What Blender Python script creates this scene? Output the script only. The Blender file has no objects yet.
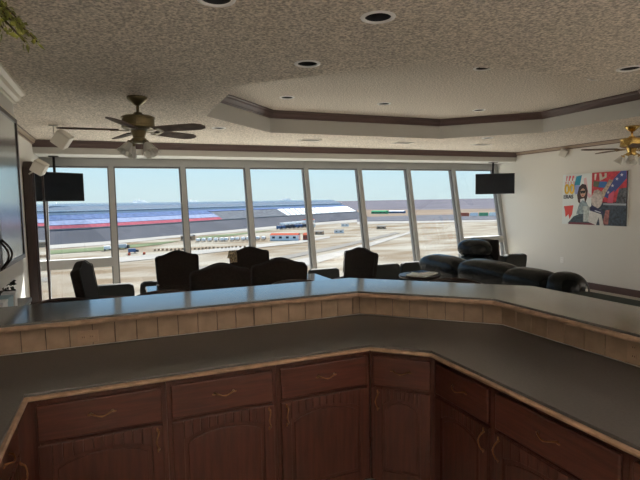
import bpy, bmesh, math, random
from mathutils import Vector, Matrix, noise
random.seed(7)
PI = math.pi
C = bpy.context.scene.collection
sc = bpy.context.scene

# ------------------------------------------------------------------ materials
def mat(name, col, rough=.6, metal=0, spec=.5, var=0, vscale=8, bump=0, bscale=60, stretch=(1,1,1), coat=0, emit=0, col2=None, detail=3):
    m = bpy.data.materials.new(name); m.use_nodes = True
    nt = m.node_tree; b = nt.nodes['Principled BSDF']
    b.inputs['Base Color'].default_value = (*col, 1)
    b.inputs['Roughness'].default_value = rough
    b.inputs['Metallic'].default_value = metal
    b.inputs['Specular IOR Level'].default_value = spec
    b.inputs['Coat Weight'].default_value = coat
    b.inputs['Coat Roughness'].default_value = .15
    if emit:
        b.inputs['Emission Color'].default_value = (*col, 1); b.inputs['Emission Strength'].default_value = emit
    if var or bump or col2:
        tc = nt.nodes.new('ShaderNodeTexCoord'); mp = nt.nodes.new('ShaderNodeMapping')
        mp.inputs['Scale'].default_value = stretch
        nt.links.new(tc.outputs['Object'], mp.inputs['Vector'])
        if var or col2:
            n = nt.nodes.new('ShaderNodeTexNoise'); n.inputs['Scale'].default_value = vscale; n.inputs['Detail'].default_value = detail
            nt.links.new(mp.outputs[0], n.inputs['Vector'])
            r = nt.nodes.new('ShaderNodeValToRGB')
            lo = tuple(c * (1 - var) for c in col); hi = col2 if col2 else tuple(min(1, c * (1 + var)) for c in col)
            r.color_ramp.elements[0].position = .35; r.color_ramp.elements[1].position = .65
            r.color_ramp.elements[0].color = (*lo, 1); r.color_ramp.elements[1].color = (*hi, 1)
            nt.links.new(n.outputs['Fac'], r.inputs[0]); nt.links.new(r.outputs[0], b.inputs['Base Color'])
        if bump:
            n2 = nt.nodes.new('ShaderNodeTexNoise'); n2.inputs['Scale'].default_value = bscale; n2.inputs['Detail'].default_value = 2
            nt.links.new(mp.outputs[0], n2.inputs['Vector'])
            bp = nt.nodes.new('ShaderNodeBump'); bp.inputs['Strength'].default_value = bump; bp.inputs['Distance'].default_value = .01
            nt.links.new(n2.outputs['Fac'], bp.inputs['Height']); nt.links.new(bp.outputs[0], b.inputs['Normal'])
    return m

def glass_mat(name, tint=(.95,.97,.96), ior=1.45, rough=0.0):
    m = bpy.data.materials.new(name); m.use_nodes = True; nt = m.node_tree
    for n in list(nt.nodes):
        if n.type != 'OUTPUT_MATERIAL': nt.nodes.remove(n)
    out = nt.nodes['Material Output']
    t = nt.nodes.new('ShaderNodeBsdfTransparent'); t.inputs[0].default_value = (*tint, 1)
    g = nt.nodes.new('ShaderNodeBsdfGlossy'); g.inputs['Roughness'].default_value = rough
    f = nt.nodes.new('ShaderNodeFresnel'); ge = nt.nodes.new('ShaderNodeNewGeometry'); mr = nt.nodes.new('ShaderNodeMapRange')
    mr.inputs['To Min'].default_value = ior; mr.inputs['To Max'].default_value = 1/ior
    nt.links.new(ge.outputs['Backfacing'], mr.inputs['Value']); nt.links.new(mr.outputs[0], f.inputs['IOR'])
    mx = nt.nodes.new('ShaderNodeMixShader')
    nt.links.new(f.outputs[0], mx.inputs[0]); nt.links.new(t.outputs[0], mx.inputs[1]); nt.links.new(g.outputs[0], mx.inputs[2])
    nt.links.new(mx.outputs[0], out.inputs[0]); return m

M = {}
M['popcorn']  = mat('popcorn_ceiling', (.665,.60,.52), .95, spec=.1, var=.38, vscale=62, bump=1.0, bscale=62)
M['riser']    = mat('smooth_ceiling_paint', (.58,.575,.545), .8, spec=.2)
M['cream']    = mat('cream_wall', (.78,.765,.72), .85, spec=.2, bump=.15, bscale=120)
M['crown']    = mat('brown_crown', (.105,.062,.055), .35, spec=.5)
M['crown_lit'] = mat('lit_brown_crown', (.42,.32,.24), .35, spec=.5)  # same brown crown, window sheen mixed into its base colour
M['whitecrown'] = mat('cream_crown', (.80,.74,.62), .45)
M['carpet']   = mat('tan_carpet', (.50,.455,.40), .95, spec=.1, var=.15, vscale=40, bump=.6, bscale=300)
M['kfloor']   = mat('kitchen_tile', (.30,.25,.2), .5, var=.1, vscale=6)
M['frame']    = mat('window_frame_metal', (.42,.42,.41), .45, metal=.25)
M['bead']     = mat('window_gasket', (.16,.16,.16), .5)
M['glass']    = glass_mat('window_glass', (.97,.985,.98))
M['cherry']   = mat('dark_cherry_wood', (.070,.022,.015), .38, spec=.4, var=.22, vscale=5, stretch=(9,9,.9), coat=.15, bump=.1, bscale=30)
M['cherry_h'] = mat('dark_cherry_wood_horizontal', (.078,.024,.016), .38, spec=.4, var=.25, vscale=5, stretch=(.9,.9,12), coat=.15, bump=.1, bscale=30)
M['darkwood'] = mat('dark_stained_wood', (.035,.016,.012), .35, var=.3, vscale=6, stretch=(8,8,.8))
M['laminate'] = mat('slate_laminate', (.085,.078,.076), .30, spec=.45, var=.12, vscale=90)
M['ledge']    = mat('grey_brown_laminate', (.115,.108,.102), .12, spec=1.0, coat=.35, var=.12, vscale=90)
M['oaktrim']  = mat('oak_edge_trim', (.36,.235,.155), .4, var=.2, vscale=20)
M['tile']     = mat('tan_wood_tile', (.36,.25,.17), .45, var=.12, vscale=12)
M['grout']    = mat('tile_gap', (.06,.035,.022), .8)
M['bronze']   = mat('aged_bronze', (.30,.17,.08), .3, metal=.9)
M['iron']     = mat('wrought_iron', (.03,.018,.014), .45, metal=.4)
M['ivory']    = mat('ivory_plastic', (.40,.27,.18), .4)
M['whitep']   = mat('white_plastic', (.92,.91,.88), .4)
M['blackp']   = mat('black_plastic', (.012,.012,.013), .4, spec=.3)
M['screen']   = mat('tv_screen', (.008,.011,.016), .25, spec=.15)
M['leather']  = mat('black_leather', (.006,.007,.007), .24, spec=.22, bump=.7, bscale=9)
M['fabric']   = mat('black_brown_fabric', (.022,.017,.015), .9, spec=.2, var=.2, vscale=50)
M['fabric2']  = mat('charcoal_upholstery', (.022,.024,.024), .75, spec=.3)
M['green']    = mat('dark_green_laminate', (.010,.020,.015), .6, spec=.2)
M['tabletop'] = mat('dark_polished_tabletop', (.06,.045,.038), .08, spec=.7, coat=.6)
M['redwood']  = mat('reddish_wood', (.10,.035,.022), .35, var=.3, vscale=8)
M['brass']    = mat('polished_brass', (.62,.42,.14), .22, metal=1)
M['antique']  = mat('antique_brass', (.20,.16,.085), .38, metal=.85)
M['blade']    = mat('fan_blade_wood', (.13,.09,.07), .75, spec=.15, var=.2, vscale=10)
M['frost']    = mat('fluted_glass', (.95,.94,.90), .15); M['frost'].node_tree.nodes['Principled BSDF'].inputs['Alpha'].default_value = .72
M['can']      = mat('can_interior', (.02,.02,.02), .5)
M['ring']     = mat('white_metal_ring', (.92,.90,.87), .35)
M['bulb']     = mat('unlit_bulb', (.75,.73,.68), .2)
M['vent']     = mat('vent_metal', (.45,.42,.38), .5)
M['paper']    = mat('paper', (.90,.92,.93), .6)
M['bluebox']  = mat('pale_blue_box', (.38,.55,.62), .5)
M['leaf']     = mat('ivy_leaf', (.26,.28,.05), .45, var=.45, vscale=20)
M['stem']     = mat('brown_stem', (.07,.045,.025), .7)
M['orange']   = mat('orange_petal', (.75,.22,.06), .5)
M['mirror']   = mat('mirror_glass', (.82,.84,.84), .03, metal=1)
M['doorglass']= mat('grey_reflective_door_panel', (.42,.47,.50), .16, metal=.75)
M['cubespk']  = mat('off_white_grille', (.70,.67,.61), .6, bump=.3, bscale=200)
# outside
OS = .29
def omat(name, col, *a, col2=None, **k):
    k['spec'] = 0
    return mat(name, tuple(c*OS for c in col), *a, col2=tuple(c*OS for c in col2) if col2 else None, **k)
M['land']     = omat('hazy_far_land', (.42,.40,.46), 1, spec=0, var=.18, vscale=.004, stretch=(1,1,1), detail=6)  # distance haze mixed into the grey-purple ground colour
M['infield']  = omat('dry_infield', (.62,.47,.32), 1, spec=0, var=.10, vscale=.045, detail=12, stretch=(.5,1,1), col2=(1.0,.93,.78))
M['tanfar']   = omat('far_dry_field', (.66,.52,.40), 1, spec=0, var=.1, vscale=.01)
M['road']     = omat('grey_road', (.66,.62,.56), 1, spec=0)
M['grass']    = omat('verge_grass', (.42,.50,.30), 1, spec=0, var=.15, vscale=.05)
M['asphalt']  = omat('racetrack_asphalt', (.40,.40,.44), .9, spec=.1, var=.08, vscale=.03)
M['concrete'] = omat('pale_concrete', (.98,.93,.85), .9, spec=.1, var=.08, vscale=.05)
M['seat_red'] = omat('red_seats', (1.5,.42,.50), .8, var=.15, vscale=.4)
M['seat_blue']= omat('blue_seats', (.40,.55,.95), .8, var=.2, vscale=.25)
M['seat_pale']= omat('pale_blue_seats', (.95,1.08,1.5), .8, var=.15, vscale=.3)
M['seat_grey']= omat('grey_seats', (0.57,0.589,0.627), .8, var=.2, vscale=.25)
M['stand_dk'] = omat('dark_stand_steel', (.55,.66,.80), .8)  # one even grey-blue for concourse, upper seats and posts
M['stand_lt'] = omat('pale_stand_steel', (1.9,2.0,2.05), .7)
M['bwhite']   = omat('white_cladding', (3.3,3.3,3.2), .6)
M['bred']     = omat('red_roofing', (1.7,.42,.26), .7)
M['btan']     = omat('tan_cladding', (1.65,1.14,0.72), .8)
M['bblue']    = omat('blue_paint', (0.36,0.6,1.08), .5)
M['bgreen']   = omat('green_paint', (0.34,1.36,0.68), .6)
M['bdark']    = omat('dark_vehicle_paint', (0.18,0.21,0.27), .4)

# ------------------------------------------------------------------ helpers
def obj(name, bm, m=None, parent=None, smooth=False, bevel=0, seg=2, loc=None):
    bmesh.ops.recalc_face_normals(bm, faces=bm.faces)
    me = bpy.data.meshes.new(name); bm.to_mesh(me); bm.free()
    o = bpy.data.objects.new(name, me); C.objects.link(o)
    if m: me.materials.append(M[m] if isinstance(m, str) else m)
    if smooth:
        for p in me.polygons: p.use_smooth = True
    if bevel:
        b = o.modifiers.new('bevel', 'BEVEL'); b.width = bevel; b.segments = seg; b.limit_method = 'ANGLE'; b.angle_limit = math.radians(40)
        if seg > 2:
            for p in me.polygons: p.use_smooth = True
            me.set_sharp_from_angle(angle=math.radians(60)) if hasattr(me, 'set_sharp_from_angle') else None
    if loc: o.location = loc
    if parent: o.parent = parent
    return o
def tag(o, label, cat=None, group=None, kind=None):
    if label: o['label'] = label
    if cat: o['category'] = cat
    if group: o['group'] = group
    if kind: o['kind'] = kind
    return o
def thing(name, label, cat, loc=(0,0,0), rz=0, group=None):
    o = bpy.data.objects.new(name, None); C.objects.link(o); o.location = loc; o.rotation_euler = (0,0,rz)
    o.empty_display_size = .1
    return tag(o, label, cat, group)
def struct(name, bm, m, label=None, **k):
    o = obj(name, bm, m, **k); o['kind'] = 'structure'
    o['label'] = label or name.replace('_', ' '); return o
def copy_tree(o, parent=None):
    c = o.copy(); C.objects.link(c)
    if parent: c.parent = parent
    for ch in list(o.children): copy_tree(ch, c)
    return c
def B(): return bmesh.new()
def box(bm, x0, x1, y0, y1, z0, z1, mtx=None):
    vs = [bm.verts.new((x, y, z)) for x in (x0, x1) for y in (y0, y1) for z in (z0, z1)]
    if mtx:
        for v in vs: v.co = mtx @ v.co
    for f in ((0,1,3,2),(4,6,7,5),(0,4,5,1),(2,3,7,6),(0,2,6,4),(1,5,7,3)): bm.faces.new([vs[i] for i in f])
    return bm
def bx(*a): return box(B(), *a)
def tube(bm, pts, r, n=10, cap=True):
    pts = [Vector(p) for p in pts]; rr = r if isinstance(r, (list, tuple)) else [r]*len(pts); rings = []
    for i, p in enumerate(pts):
        d = (pts[min(i+1, len(pts)-1)] - pts[max(i-1, 0)]).normalized()
        a = d.orthogonal().normalized() if i == 0 else (a - a.dot(d)*d).normalized()
        b = d.cross(a)
        rings.append([bm.verts.new(p + rr[i]*(math.cos(t)*a + math.sin(t)*b)) for t in [2*PI*k/n for k in range(n)]])
    for i in range(len(rings)-1):
        for k in range(n): bm.faces.new((rings[i][k], rings[i][(k+1)%n], rings[i+1][(k+1)%n], rings[i+1][k]))
    if cap: bm.faces.new(rings[0]); bm.faces.new(rings[-1])
    return bm
def lathe(bm, prof, c=(0,0,0), n=24, mtx=None, flute=0, nf=12):
    c = Vector(c); rings = []
    for r, z in prof:
        ring = []
        for k in range(n):
            t = 2*PI*k/n; q = r*(1 + flute*math.cos(nf*t))
            v = Vector((q*math.cos(t), q*math.sin(t), z))
            if mtx: v = mtx @ v
            ring.append(bm.verts.new(c + v))
        rings.append(ring)
    for i in range(len(rings)-1):
        for k in range(n): bm.faces.new((rings[i][k], rings[i][(k+1)%n], rings[i+1][(k+1)%n], rings[i+1][k]))
    if prof[0][0] < 1e-3 or prof[-1][0] < 1e-3: bmesh.ops.remove_doubles(bm, verts=bm.verts, dist=1e-5)
    return bm
def prism(bm, pts, z0, z1):
    a = [bm.verts.new((x, y, z0)) for x, y in pts]; b = [bm.verts.new((x, y, z1)) for x, y in pts]; n = len(pts)
    bm.faces.new(a); bm.faces.new(b)
    for i in range(n): bm.faces.new((a[i], a[(i+1)%n], b[(i+1)%n], b[i]))
    return bm
def plate(bm, pts, y0, y1, mtx=None):          # outline in XZ, thickness along Y
    a = [bm.verts.new((x, y0, z)) for x, z in pts]; b = [bm.verts.new((x, y1, z)) for x, z in pts]; n = len(pts)
    if mtx:
        for v in a+b: v.co = mtx @ v.co
    bm.faces.new(a); bm.faces.new(b)
    for i in range(n): bm.faces.new((a[i], a[(i+1)%n], b[(i+1)%n], b[i]))
    return bm
def puff(bm, c, s, e1=.35, e2=.35, nu=28, nv=16, mtx=None):   # superellipsoid cushion, s = half sizes
    def p(v, e): return math.copysign(abs(v)**e, v)
    rings = []
    for j in range(1, nv):
        ph = -PI/2 + PI*j/nv; ring = []
        for i in range(nu):
            th = 2*PI*i/nu
            v = Vector((s[0]*p(math.cos(ph), e1)*p(math.cos(th), e2), s[1]*p(math.cos(ph), e1)*p(math.sin(th), e2), s[2]*p(math.sin(ph), e1)))
            if mtx: v = mtx @ v
            ring.append(bm.verts.new(Vector(c) + v))
        rings.append(ring)
    for j in range(len(rings)-1):
        for i in range(nu): bm.faces.new((rings[j][i], rings[j][(i+1)%nu], rings[j+1][(i+1)%nu], rings[j+1][i]))
    bm.faces.new(rings[0]); bm.faces.new(rings[-1])
    return bm
def sweep(bm, path, prof, closed=False, side=1):
    """profile points (d, z): d = offset to the left (side=1) of the 2D path."""
    n = len(path); P = [Vector(p) for p in path]; rings = []
    for i in range(n):
        def nrm(a, b):
            d = (b - a).normalized(); return Vector((-d.y, d.x))*side
        if closed or 0 < i < n-1:
            n1 = nrm(P[i-1], P[i]); n2 = nrm(P[i], P[(i+1) % n]); m = (n1+n2).normalized(); m = m / max(.3, m.dot(n1))
        elif i == 0: m = nrm(P[0], P[1])
        else: m = nrm(P[-2], P[-1])
        rings.append([bm.verts.new((P[i].x + m.x*d, P[i].y + m.y*d, z)) for d, z in prof])
    k = len(prof)
    for i in range(n if closed else n-1):
        a = rings[i]; b = rings[(i+1) % n]
        for j in range(k): bm.faces.new((a[j], a[(j+1)%k], b[(j+1)%k], b[j]))
    if not closed: bm.faces.new(rings[0]); bm.faces.new(rings[-1])
    return bm

# ------------------------------------------------------------------ main dimensions
H = 2.70; XR = 8.093; XL = -1.10; YC = 8.337; YB = -2.2
LEAN = .1976; GZ = 2.365
def gy(z): return 9.0022 + (z-GZ)*LEAN
TRAY = [(.98,4.15),(2.10,3.02),(4.92,3.00),(6.02,4.12),(6.02,5.67),(4.90,6.72),(2.05,6.74),(.98,5.67)]
HT = 3.0
LOW_CANS = [(1.34,2.38),(1.326,3.375-.25),(.488,2.438),(1.28,6.50),(3.704,2.66),(5.62,6.42),(-.6,1.0),(1.34,.9),(3.7,.9)]
LOW_CANS[1] = (1.30,3.33)
UP_CANS = [(1.993,5.813),(3.343,5.80),(4.924,5.804),(3.394,3.947),(4.878,3.871),(1.98,3.93)]
CR = .083

# ------------------------------------------------------------------ setting: room shell
def holed(name, outer, holes, z, m, label, thick=.02):
    bm = B(); es = []
    for loop in [outer] + holes:
        vs = [bm.verts.new((x, y, z)) for x, y in loop]
        es += [bm.edges.new((vs[i], vs[(i+1) % len(vs)])) for i in range(len(vs))]
    bmesh.ops.triangle_fill(bm, edges=es, use_beauty=True)
    return struct(name, bm, m, label)
def circ(x, y, r, n=24): return [(x + r*math.cos(2*PI*k/n), y + r*math.sin(2*PI*k/n)) for k in range(n)]
holed('ceiling', [(XL,YB),(XR,YB),(XR,YC+.02),(XL,YC+.02)], [TRAY] + [circ(x,y,CR-.008) for x,y in LOW_CANS], H, 'popcorn', 'brown-grey popcorn textured ceiling with an octagonal raised tray')
holed('ceiling_tray', [(x*1.0, y) for x, y in TRAY], [circ(x,y,CR-.008) for x,y in UP_CANS], HT, 'popcorn', 'raised octagonal popcorn ceiling inside the tray')
bm = B(); lo = [bm.verts.new((x,y,H)) for x,y in TRAY]; hi = [bm.verts.new((x,y,HT)) for x,y in TRAY]
for i in range(8): bm.faces.new((lo[i], lo[(i+1)%8], hi[(i+1)%8], hi[i]))
struct('ceiling_riser', bm, 'riser', 'smooth painted riser around the octagonal tray')
CP = lambda zt, h, d: [(0,zt),(d,zt),(d,zt-.12*h),(d*.80,zt-.22*h),(d*.72,zt-.40*h),(d*.45,zt-.62*h),(d*.30,zt-.78*h),(d*.30,zt-.88*h),(d*.16,zt-h),(0,zt-h)]
struct('trim_1', sweep(B(), TRAY, CP(HT-.001,.10,.085), closed=True), 'crown', 'dark brown crown moulding inside the ceiling tray')
struct('trim_2', sweep(B(), [(XL,YC),(XR,YC)], CP(H-.001,.105,.055), side=-1), 'crown', 'dark brown crown moulding above the windows')
SIDE = [(0,H-.001),(.060,H-.001),(.058,H-.014),(.045,H-.020),(.042,H-.045),(.024,H-.052),(.022,H-.066),(0,H-.070)]
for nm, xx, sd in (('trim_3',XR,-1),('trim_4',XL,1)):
    struct(nm, sweep(B(), [(xx,YC),(xx,YB if xx > 0 else 4.9)], SIDE, side=sd), 'crown_lit', 'brown crown moulding with painted window sheen along the %s wall' % ('right' if xx > 0 else 'left'))
    struct(nm+'_bead', sweep(sweep(B(), [(xx,YC),(xx,YB if xx > 0 else 4.9)], [(.058,H-.002),(.064,H-.002),(.064,H-.013),(.058,H-.013)], side=sd), [(xx,YC),(xx,YB if xx > 0 else 4.9)], [(.02,H-.056),(.030,H-.056),(.028,H-.068),(.02,H-.068)], side=sd), 'crown', 'brown beads of the crown moulding on the %s wall' % ('right' if xx > 0 else 'left'))
def tanline(bm, z0, z1, d0, d1, path): return sweep(bm, path, [(d0,z1),(d1,z1),(d1,z0),(d0,z0)], side=-1)
struct('floor', bx(XL,XR,YB,8.60,-.05,0), 'carpet', 'tan carpet floor')
def side_wall(x0, x1):
    return plate(B(), [(YB,0),(gy(0)+.04,0),(gy(H)+.04,H),(YB,H)], x0, x1, Matrix(((0,1,0,0),(1,0,0,0),(0,0,1,0),(0,0,0,1))))
def gy(z): return 9.0022 + (z-GZ)*LEAN
struct('wall_right', side_wall(XR,XR+.12), 'cream', 'cream painted wall on the right')
struct('wall_left', side_wall(XL-.12,XL), 'cream', 'cream painted wall on the left')
struct('wall_back', bx(XL,XR,YB-.12,YB,0,H), 'cream', 'cream painted wall behind the camera')
struct('wall_header', bx(XL,XR,YC,9.06,2.50,H+.06), 'riser', 'pale header soffit above the tall windows')
struct('baseboard_right', sweep(B(), [(XR,8.5),(XR,YB)], [(0,.12),(.015,.12),(.02,.09),(.02,0),(0,0)], side=-1), 'crown', 'dark brown baseboard on the right wall')
struct('wall_front', bx(XL,XR,8.46,8.70,0,.13), 'riser', 'low pale kerb under the windows')

# windows: leaning glass, one frame + pane per bay
mx = [-1.06] + [-.0563 + 1.1556*k for k in range(8)]; mx[-1] = 8.05
ZB = .13
def leanbox(bm, x0, x1, d0, d1, z0, z1):     # d = depth from glass plane (towards the room negative)
    vs = []
    for x in (x0, x1):
        for d in (d0, d1):
            for z in (z0, z1): vs.append(bm.verts.new((x, gy(z)+d, z)))
    for f in ((0,1,3,2),(4,6,7,5),(0,4,5,1),(2,3,7,6),(0,2,6,4),(1,5,7,3)): bm.faces.new([vs[i] for i in f])
    return bm
for k in range(8):
    a, b = mx[k], mx[k+1]; w = .040
    fb = B()
    leanbox(fb, a-w if k else a-.04, a+w, -.10, .05, ZB, 2.50)
    leanbox(fb, a+w, b-w, -.09, .05, GZ, 2.50)
    leanbox(fb, a+w, b-w, -.07, .05, ZB, ZB+.07)
    if k == 7: leanbox(fb, b-w, XR, -.10, .05, ZB, 2.50)
    fr = struct('window_%d' % (k+1), fb, 'frame', 'leaning metal framed window %s' % ['behind the left television','right of the left ceiling fan','second full height pane','third full height pane','middle pane','pane left of the recliner','pane above the recliner','corner pane behind the right television'][k])
    obj('pane', leanbox(B(), a+w*.5, b-w*.5, -.004, .004, ZB+.02, GZ+.02), 'glass', fr)
    obj('bead', leanbox(leanbox(leanbox(B(), a+w, a+w+.018, -.05, .03, ZB+.07, GZ), b-w-.018, b-w, -.05, .03, ZB+.07, GZ), a+w, b-w, -.05, .03, GZ-.025, GZ), 'bead', fr)
    if k in (0, 7):
        obj('transom', leanbox(leanbox(B(), a+w, b-w, -.085, .05, .73, .83), a+w, b-w, -.10, .05, .83, .876), 'frame', fr)

# ------------------------------------------------------------------ bar: knee wall, backsplash, ledge, counter
FR = [(XL,3.11),(1.58,3.11),(2.26,2.43),(2.26,.3)]           # backsplash line
bm = prism(B(), [(XL,3.125),(1.586,3.125),(2.275,2.436),(2.275,.3),(2.41,.3),(2.41,2.49),(1.642,3.26),(XL,3.26)], 0, 1.055)
struct('wall_bar', bm, 'cream', 'knee wall that carries the raised bar ledge')
t = thing('backsplash', 'row of tan square tiles between counter and raised bar ledge', 'backsplash', (0,3.11,.91))
def L(o, p): o.parent = p; o.matrix_parent_inverse = Matrix.Translation(p.location).inverted() if p.rotation_euler.z == 0 else (Matrix.Translation(p.location) @ Matrix.Rotation(p.rotation_euler.z,4,'Z')).inverted(); return o
L(obj('grout', sweep(B(), FR, [(-.014,.912),(-.004,.912),(-.004,1.056),(-.014,1.056)], side=-1), 'grout'), t)
def tiles(p0, p1, start):
    p0 = Vector(p0); p1 = Vector(p1); d = (p1-p0); ln = d.length; d.normalize(); nn = Vector((d.y, -d.x))
    bm = B(); s = start
    while s < ln - .004:
        a = max(s, 0)+.0018; b = min(s+.1205, ln)-.0018
        if b-a > .01:
            q = [p0+d*a-nn*.006, p0+d*b-nn*.006, p0+d*b+nn*.004, p0+d*a+nn*.004]
            prism(bm, [(v.x, v.y) for v in q], .914, 1.054)
        s += .1205
    return bm
for q, (p0, p1, st) in enumerate([(FR[0],FR[1],(-.284+1.10) % .1205 - .1205),(FR[1],FR[2],0),(FR[2],FR[3],0)]):
    L(obj('tile_row', tiles(p0, p1, st), 'tile', bevel=.003), t)

def outlet(name, label, loc, rz, horiz=True, m='ivory'):
    t = thing(name, label, 'wall outlet', loc, rz)
    w, h = (.115,.072) if horiz else (.072,.115)
    obj('cover_plate', bx(-w/2,w/2,-.006,0,-h/2,h/2), m, t, bevel=.003)
    b = B()
    for s in (-1,1):
        cx, cz = (s*.022,0) if horiz else (0,s*.022)
        box(b, cx-.013,cx+.013,-.009,-.005,cz-.013,cz+.013)
    fc = obj('socket_face', b, m, t, bevel=.003)
    for s in (-1,1):
        cx, cz = (s*.022,0) if horiz else (0,s*.022)
        for e in (-1,1): obj('slot', bx(cx+e*.005-.0012,cx+e*.005+.0012,-.0102,-.0085,cz-.004,cz+.004), 'grout', fc)
    return t
outlet('wall_outlet', 'tan horizontal outlet in the backsplash tiles at left', (-.19,3.1055,.965), 0)
outlet('wall_outlet', 'tan upright outlet in the backsplash tiles at right edge', (2.2555,1.55,.98), -PI/2, False)
outlet('wall_outlet', 'white outlet low on the cream wall behind the sofa', (XR-.001,7.09,.48), -PI/2, False, 'whitep')

LEDGE = [(XL,3.0),(1.51,3.0),(2.14,2.37),(2.14,.3),(2.69,.3),(2.69,2.59),(1.72,3.56),(XL,3.56)]
t = thing('bar_ledge', 'long raised grey bar ledge bending twice around the kitchen side', 'bar ledge', (0,3.28,1.055))
L(obj('ledge_top', prism(B(), LEDGE, 1.062, 1.10), 'ledge', bevel=.004), t)
TR = lambda z, h: [(0,z),(.012,z),(.018,z-.3*h),(.018,z-.7*h),(.012,z-h),(0,z-h)]
L(obj('edge_trim', sweep(B(), LEDGE[:4], TR(1.088,.026), side=-1), 'oaktrim'), t)
L(obj('edge_trim', sweep(B(), LEDGE[4:], TR(1.088,.026), side=-1), 'oaktrim'), t)
COUNT = [(XL,.5),(-.41,.5),(-.41,2.41),(1.285,2.41),(1.53,2.165),(1.53,.3),(2.256,.3),(2.256,2.425),(1.576,3.104),(XL,3.104)]
t = thing('countertop', 'low dark slate kitchen countertop wrapping around the cabinets', 'countertop', (0,2.7,.875))
L(obj('worktop', prism(B(), COUNT, .872, .91), 'laminate', bevel=.003), t)
L(obj('edge_trim', sweep(B(), COUNT[1:6], TR(.897,.019), side=-1), 'oaktrim'), t)

# ------------------------------------------------------------------ base cabinets
def pull(name, vertical, parent, x, y, z, m='bronze', s=1.0):
    pts = []
    for k in range(9):
        u = -1 + k/4; a = u*.048*s; d = .026*(1-u*u)**.5 if abs(u) < 1 else 0
        wob = -.006*math.cos(u*PI*1.0)*s
        pts.append((x + (wob if vertical else a), y - d - .003, z + (a if vertical else wob)))
    bm = tube(B(), pts, [.0058,.0042,.0034,.003,.0045,.003,.0034,.0042,.0058], 8)
    for e in (-1,1):
        c = (x, y-.004, z+e*.052*s) if vertical else (x+e*.052*s, y-.004, z)
        puff(bm, c, (.005,.003,.011) if vertical else (.011,.003,.005), 1, 1, 10, 6)
    return obj(name, bm, m, parent, smooth=True)
def raised_panel(name, parent, x0, x1, z0, z1, m, arch=0, y=0, th=.02, fw=.055):
    """door / drawer front as frame plus a raised centre panel; front face at y-th"""
    bm = box(B(), x0, x1, y-th*.45, y, z0, z1)
    # stiles and rails
    box(bm, x0, x0+fw, y-th, y-th*.45, z0, z1); box(bm, x1-fw, x1, y-th, y-th*.45, z0, z1)
    box(bm, x0+fw, x1-fw, y-th, y-th*.45, z0, z0+fw)
    n = 10 if arch else 1; xa, xb = x0+fw, x1-fw
    for k in range(n):
        u0, u1 = k/n, (k+1)/n
        f = lambda u: z1 - fw - arch*(1 - max(0, math.sin(u*PI))**.7)
        xs = (xa+(xb-xa)*u0, xa+(xb-xa)*u1)
        a = [(xs[0], f(u0)), (xs[1], f(u1)), (xs[1], z1), (xs[0], z1)]
        plate(bm, a, y-th, y-th*.45)
    # raised field
    g = .018
    top = []
    for k in range(n+1):
        u = k/n; top.append((xa+g+(xb-xa-2*g)*u, (z1-fw-g - arch*(1 - max(0, math.sin(u*PI))**.7)) if arch else z1-fw-g))
    outl = [(xa+g, z0+fw+g), (xb-g, z0+fw+g)] + top[::-1]
    plate(bm, outl, y-th*.9, y-th*.4)
    return obj(name, bm, m, parent, bevel=.004)
def cabinet(w, loc, rz, label, hinge='right', depth=.58, drawer=True, door=True, wide=None):
    """origin: left front bottom corner of the carcass; front towards -y, width along +x"""
    t = thing('base_cabinet', label, 'cabinet', loc, rz)
    cb = box(box(B(), 0, w, .075, depth, 0, .095), 0, w, .012, depth, .095, .868)
    obj('carcass', cb, 'cherry', t)
    fb = B(); s = .028
    box(fb, 0, s, 0, .014, .095, .868); box(fb, w-s, w, 0, .014, .095, .868)
    for z0, z1 in ((.095,.125),(.655,.69),(.840,.868)): box(fb, s, w-s, 0, .014, z0, z1)
    obj('face_frame', fb, 'cherry', t)
    m = .020
    db = box(B(), m, w-m, -.018, 0, .668, .838)
    d = obj('drawer_front', db, 'cherry_h', t, bevel=.008, seg=3)
    pull('drawer_pull', False, d, w/2, -.018, .762)
    dd = raised_panel('door', t, m, w-m, .112, .652, 'cherry', arch=.045)
    hx = w-m-.028 if hinge == 'right' else m+.028
    pull('door_pull', True, dd, hx, -.018, .582)
    return t
YF = 2.455
cabinet(.575, (-.395,YF,0), 0, 'left cherry base cabinet beside the inside corner, door pull on its right', 'right')
cabinet(.560, (.182,YF,0), 0, 'cherry base cabinet in the middle of the long run, pull on its right', 'right')
cabinet(.562, (.744,YF,0), 0, 'cherry base cabinet just left of the angled one, door pull at left', 'left')
cabinet(.368, (1.310,YF-.002,0), -PI/4, 'narrow cherry base cabinet set diagonally across the corner', 'left', depth=.50)
cabinet(.455, (1.572,2.190,0), -PI/2, 'cherry base cabinet right of the diagonal one, pull at its right', 'right')
cabinet(.645, (1.572,1.733,0), -PI/2, 'wide cherry base cabinet on the right leg of the counter', 'left')
cabinet(.70, (1.572,1.086,0), -PI/2, 'cherry base cabinet at the lower right edge of the view', 'left')
cabinet(.56, (-.452,1.84,0), PI/2, 'cherry base cabinet under the left leg of the counter', 'right')
cabinet(.60, (-.452,1.24,0), PI/2, 'cherry base cabinet nearest the viewer under the left counter', 'right')
ft = tag(obj('corner_filler', prism(B(), [(-.395,YF),(-.395,2.60),(-.452,2.60),(-.452,2.402)], .095, .868), 'cherry'), 'plain dark cherry filler panel in the left inside corner', 'corner panel')

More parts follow.
